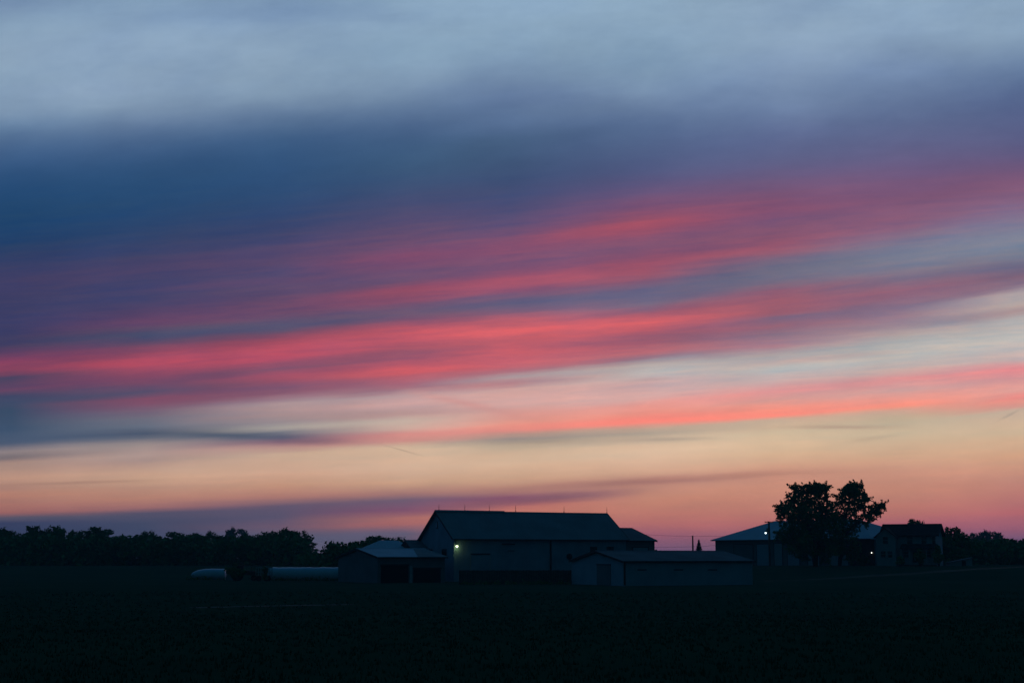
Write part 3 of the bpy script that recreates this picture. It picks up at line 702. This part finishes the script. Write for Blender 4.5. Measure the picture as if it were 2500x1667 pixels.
def put_tree(px, py, wpx, D, label, group=None, proto=None, pale=False, name='tree'):
    H, W_, me = PROTO[proto if proto is not None else R.randrange(6)]
    top = at(px, py, D); g = gz(top.x, D); h = top.z - g; w = wpx/F*D
    e = empty(name, (top.x, D, g), R.random()*6.28, label, 'tree', group)
    e.scale = (w/W_, w/W_, h/H)
    for nm, k in (('trunk', me[0]), ('crown', me[2] if pale else me[1])):
        o = bpy.data.objects.new(nm, k); col.objects.link(o); o.parent = e
    return e
# left wood: silhouette peaks read along the line (px, top, width px)
LEFT = [(-12,1297,80,400),(20,1289,62,380),(50,1299,55,420),(84,1281,50,395),(108,1296,45,430),(132,1283,52,390),(156,1290,34,415),(176,1294,36,440),
 (196,1294,40,440),(232,1284,66,385),(262,1292,62,400),(290,1308,58,420),(318,1312,50,430),(340,1304,48,420),(364,1294,44,390),(388,1306,44,430),
 (422,1298,62,400),(452,1304,46,430),(474,1301,40,420),(494,1305,44,440),(512,1295,36,395),(534,1305,44,430),(612,1306,46,430),(643,1298,48,400),
 (676,1296,52,395),(708,1289,60,385),(734,1294,56,385),(752,1318,50,388),(766,1348,36,390)]
WORDS = ['round-topped','narrow','ragged','slightly taller','low spreading','dense bushy']
grp = 'dark trees of the wood on the left skyline'
LBL = {1:'tall rounded tree near the left edge of the left wood', 3:'spiky-topped highest tree of the far left group in the wood', 5:'broad high crown right of the spiky-topped tree in the left wood',
 9:'wide peaked tree with a long right slope before the dip in the left wood', 14:'small pointed tree just right of the dip in the left wood skyline',
 20:'small knobbly tree just left of the two pale far trees', 24:'gappy tree right of the pale far trees in the wood', 25:'tallest loose-crowned tree near the right end of the left wood',
 26:'last tall tree at the right end of the left wood', 28:'lowest tree at the very right foot of the left wood'}
for i, (px, py, w, D) in enumerate(LEFT):
    put_tree(px, py, w*1.18, D, LBL.get(i, 'dark leafy tree merging into the even skyline of the left wood'), grp, i % 6)
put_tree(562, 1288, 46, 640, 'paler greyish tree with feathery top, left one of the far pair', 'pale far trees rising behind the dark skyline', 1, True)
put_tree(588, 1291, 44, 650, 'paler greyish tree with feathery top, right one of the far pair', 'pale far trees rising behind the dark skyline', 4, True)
for i, (px, py, w, D, lb) in enumerate([(812,1325,46,330,'bushy tree just right of the gap beside the left wood'),(845,1333,50,335,'lowest tree between the gap and the hipped shed roof'),
   (888,1319,66,340,'dark tree directly above the left end of the pale hipped roof'),(922,1308,84,345,'highest of the trees above the pale hipped shed roof'),(960,1309,88,345,'dark tree above the right end of the pale hipped roof')]):
    put_tree(px, py, w*1.15, D, lb, None, (i*2) % 6)
# thick undergrowth closing the foot of the woods
def under(name, x0, x1, y0, y1, D, seed, label):
    r = random.Random(seed); m = MB(); n = int((x1-x0)/9)
    for i in range(n):
        for k in range(4):
            px = x0 + (x1-x0)*(i+r.random())/n; py = y0 + (y1-y0)*(k+r.random()*.9)/4; p = at(px, py, D + r.uniform(-9, 9))
            leaves(m, p, 2.0, 55, .62, r, .9)
    tag(m.build(name, MT['leaf']), label, 'undergrowth', kind='stuff')
under('undergrowth', -40, 745, 1320, 1392, 372, 21, 'dense dark undergrowth filling the foot of the left wood')
under('undergrowth', 740, 800, 1366, 1392, 352, 24, 'low dark undergrowth in the gap at the right end of the left wood')
under('undergrowth', 796, 905, 1342, 1392, 322, 22, 'dense dark undergrowth between the left wood and the sheds')
under('undergrowth', 2300, 2520, 1330, 1378, 345, 23, 'dense dark undergrowth under the trees right of the farmhouse')

# two big trees in front of the hall, built clump by clump after the photograph
def big_tree(name, label, px, D, base_py, clumps, limbs, seed, extra=1.0):
    b = at(px, base_py, D); g = gz(b.x, D); r = random.Random(seed)
    e = empty(name, (b.x, D, g), 0, label, 'tree'); t = MB(); c = MB()
    O = Vector((b.x, D, g))
    def loc(qx, qy, dy=0.): p = at(qx, qy, D+dy); return p - O
    for pts, r0 in limbs:
        P = [loc(*q) for q in pts]; n = len(P)
        t.tube([Vector((P[0].x, 0, -.5))] + P, [r0*1.3] + [r0*(1-.75*i/(n-1)) for i in range(n)], 8)
    for (qx, qy, rp) in clumps:
        rad = rp/F*D; dy = r.uniform(-1,1)*4.2; p = loc(qx, qy, dy)
        leaves(c, p, rad, int(265*(rad/1.5)**2*extra), .30, r, .85)
        for _ in range(max(3, int(rad*4))):      # sprays breaking the outline
            a = r.random()*2*PI; ca, sa = math.cos(a), math.sin(a); yy = r.uniform(-1,1)*rad*.6; ln = .5 + .55*r.random()
            for st_ in range(3):
                q = p + Vector((ca*(rad*.9+ln*st_/2.2), yy, sa*(rad*.78+ln*st_/2.2)))
                leaves(c, q, .36-.09*st_, 16-4*st_, .2, r, 1.)
        root = min((loc(*pts[k]) for pts, _ in limbs for k in range(1, len(pts))), key=lambda w: (w-p).length)
        t.tube([root, root.lerp(p,.5)+Vector((0,0,.2)), p], [.13,.09,.03], 5)
    t.build('trunk', MT['bark'], e); c.build('crown', MT['leaf'], e)
cl = []
for row in [
 (1195,[(1950,13),(1972,15),(1990,14),(2010,15)]), (1190,[(1985,10),(2003,11),(2012,12),(1940,9)]),
 (1212,[(1930,14),(1952,17),(1980,18),(2006,14)]),
 (1232,[(1928,12),(1950,19),(1980,18),(2006,12),(2030,12)]),
 (1238,[(1902,9),(1914,10)]), (1250,[(1908,14),(1930,18),(1960,20),(1992,20),(2020,16)]),
 (1266,[(1905,10),(1932,12),(1956,20),(1985,22),(2015,18),(2040,12)]),
 (1290,[(1920,15),(1945,20),(1975,22),(2005,22),(2035,18)]), (1303,[(1905,13),(1935,18)]),
 (1318,[(1918,14),(1940,18),(1965,20),(1990,24),(2025,20)]), (1342,[(1935,13),(1955,16),(1980,18),(2005,18),(2030,14)]), (1362,[(1962,10),(2018,12)])]:
    for qx, rp in row[1]: cl.append((qx, row[0], rp))
big_tree('broadleaf_tree', 'largest dark tree with a broad flat-topped crown covering the middle of the hall', 1985, 288, 1386, cl,
   [([(1990,1384),(1990,1340),(1975,1290),(1962,1240),(1958,1200)], .5), ([(1992,1384),(1996,1330),(2012,1280),(2020,1220),(2012,1195)], .38), ([(1989,1384),(1980,1330),(1945,1290),(1910,1255)], .3)], 5)
cl = []
for row in [
 (1192,[(2072,12),(2090,14)]), (1200,[(2061,11),(2078,18),(2100,14)]), (1216,[(2050,14),(2075,20),(2100,17),(2112,9)]),
 (1221,[(2118,7)]), (1238,[(2048,14),(2074,16),(2098,14),(2108,9)]), (1258,[(2042,13),(2068,10),(2088,9),(2060,8)]),
 (1262,[(2104,9),(2115,7),(2122,8)]), (1245,[(2126,7),(2134,8)]), (1237,[(2142,9),(2150,7)]), (1233,[(2154,5),(2145,6)]), (1252,[(2138,7),(2143,6)]), (1266,[(2130,8),(2134,5)]), (1229,[(2156,4)]), (1184,[(2083,6),(2068,5),(2104,6)]),
 (1276,[(2045,14),(2072,12),(2092,12),(2110,6)]), (1296,[(2050,16),(2075,15)]), (1320,[(2052,18),(2078,14)]), (1342,[(2045,14),(2068,15),(2092,12)]),(1362,[(2078,12)])]:
    for qx, rp in row[1]: cl.append((qx, row[0], rp))
big_tree('broadleaf_tree', 'dark tree with a domed top and one long branch reaching right towards the farmhouse', 2052, 294, 1385, cl,
   [([(2050,1384),(2052,1330),(2060,1280),(2072,1230),(2075,1200)], .42), ([(2051,1384),(2060,1310),(2090,1275),(2122,1256),(2150,1236)], .26)], 9, .8)

LATE = []
# behind and beside the farmhouse
RIGHT = [(2192,1279,34,330,'low leafy treetop showing over the left of the farmhouse roof'),(2226,1267,42,335,'rounded treetop rising behind the middle of the farmhouse roof'),(2246,1272,34,340,'small treetop over the right part of the farmhouse roof'),
 (2322,1286,58,315,'dark tree touching the right end of the farmhouse roof'),(2345,1300,52,320,'sloping dark tree between farmhouse tree and the pale trees'),
 (2462,1316,50,420,'small dark tree just left of the notch at the right edge'),(2503,1312,44,400,'dark tree cut off by the right edge of the view'),(2300,1300,40,318,'dark tree hugging the right wall of the farmhouse')]
for i, (px, py, w, D, lb) in enumerate(RIGHT): put_tree(px, py, w*1.2, D, lb, None, (i+3) % 6)
for i, (px, py, w) in enumerate([(2376,1300,32),(2398,1294,34),(2420,1295,32),(2438,1298,30)]):
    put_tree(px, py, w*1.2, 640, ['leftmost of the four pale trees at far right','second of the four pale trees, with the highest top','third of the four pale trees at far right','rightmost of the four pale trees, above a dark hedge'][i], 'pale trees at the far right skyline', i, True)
for i, (px, py, w, D, lb) in enumerate([(2395,1322,60,380,'low dark tree in front of the leftmost pale trees'),(2430,1322,60,385,'low dark tree in front of the rightmost pale trees'),(2370,1318,50,370,'low dark tree right of the sloping farmhouse tree')]):
    put_tree(px, py, w, D, lb, None, i)

for i, (px, py, w, D, lb) in enumerate([(2246,1338,34,278,'rounded bush in front of the farmhouse porch'),(2196,1356,24,280,'low bush at the foot of the farmhouse wing'),
    (2290,1330,40,284,'tall bush hugging the right front corner of the farmhouse'),(2108,1352,30,296,'dark bush between the hall doors and the farmhouse')]):
    shrubs_late = (px, py, w, D, lb); LATE.append(shrubs_late)
weeds()
# lone spruce and the low shrubs in the gap
def spruce(px, py, wpx, D, label, seed):
    top = at(px, py, D); g = gz(top.x, D); h = top.z-g; w = wpx/F*D/2; r = random.Random(seed)
    e = empty('spruce', (top.x, D, g), 0, label, 'tree'); c = MB()
    MB().tube([(0,0,-.5),(0,0,h*.5),(0,0,h*.97)], [.18,.1,.02], 8).build('trunk', MT['bark'], e)
    for i in range(60):
        k = i/60; z = h*(.12+.86*k); rr = w*(1-k)**.85*(.75+.45*r.random())+.08
        for j in range(12):
            a = r.random()*2*PI; tip = Vector((math.cos(a)*rr, math.sin(a)*rr, z-.25*rr)); b = Vector((0,0,z))
            side = Vector((-math.sin(a), math.cos(a), 0))*(.16+.12*r.random()); kk = len(c.v)
            mid = b.lerp(tip,.55)
            c.v += [tuple(b), tuple(mid+side), tuple(tip), tuple(mid-side+Vector((0,0,-.14)))]; c.f.append((kk,kk+1,kk+2,kk+3))
    c.build('crown', MT['needle'], e)
spruce(1706, 1314, 30, 395, 'lone small pointed spruce between the bare pole and the hall', 2)
def shrub(px, py, wpx, D, label, seed):
    top = at(px, py, D); g = gz(top.x, D); h = top.z-g; r = random.Random(seed); w = wpx/F*D/2
    e = empty('shrub', (top.x, D, g), 0, label, 'shrub'); c = MB(); t = MB()
    for i in range(12):
        a = r.random()*6.28; rr = w*r.random()*.8; z = h*(.25+.65*r.random())*(1-.35*rr/w)
        p = Vector((math.cos(a)*rr, math.sin(a)*rr, z)); leaves(c, p, w*.36, 60, .25, r, .9); t.tube([(0,0,-.2), p], [.06,.02], 5)
    leaves(c, Vector((0,0,h-.35)), .45, 60, .2, r)
    t.build('stem', MT['bark'], e); c.build('crown', MT['leaf'], e)
for i, (px, py, w, lb) in enumerate([(1600,1341,30,'wide shrub against the right corner of the barn annex'),(1612,1343,16,'small pointed shrub right of the barn annex'),(1636,1350,22,'flattest shrub in the gap between barn and hall'),
    (1650,1348,14,'small shrub in the middle of the gap between barn and hall'),(1677,1346,20,'pointed shrub just left of the bare pole')]):
    shrub(px, py, w, 360, lb, 50+i)
for i, a_ in enumerate(LATE): shrub(*a_, 90+i)
shrub(575, 1372, 50, 246, 'dark bush in front of the tractor near the shorter white bag', 70)
shrub(648, 1384, 16, 246, 'small dark bush between the wagon and the longer white bag', 71)

# ------------------------------------------------------------------ evening haze
hz = MB().box(-1300, -320, -3, 1300, 1560, 22).build('haze', bpy.data.materials.new('evening haze'))
hm = hz.data.materials[0]; hm.use_nodes = True; hn = hm.node_tree; hn.nodes.remove(hn.nodes['Principled BSDF'])
pv = hn.nodes.new('ShaderNodeVolumePrincipled'); pv.inputs['Density'].default_value = .00022
pv.inputs['Color'].default_value = (.45, .8, 1., 1); pv.inputs['Anisotropy'].default_value = .0
hn.links.new(pv.outputs[0], hn.nodes['Material Output'].inputs['Volume'])
tag(hz, kind='stuff')
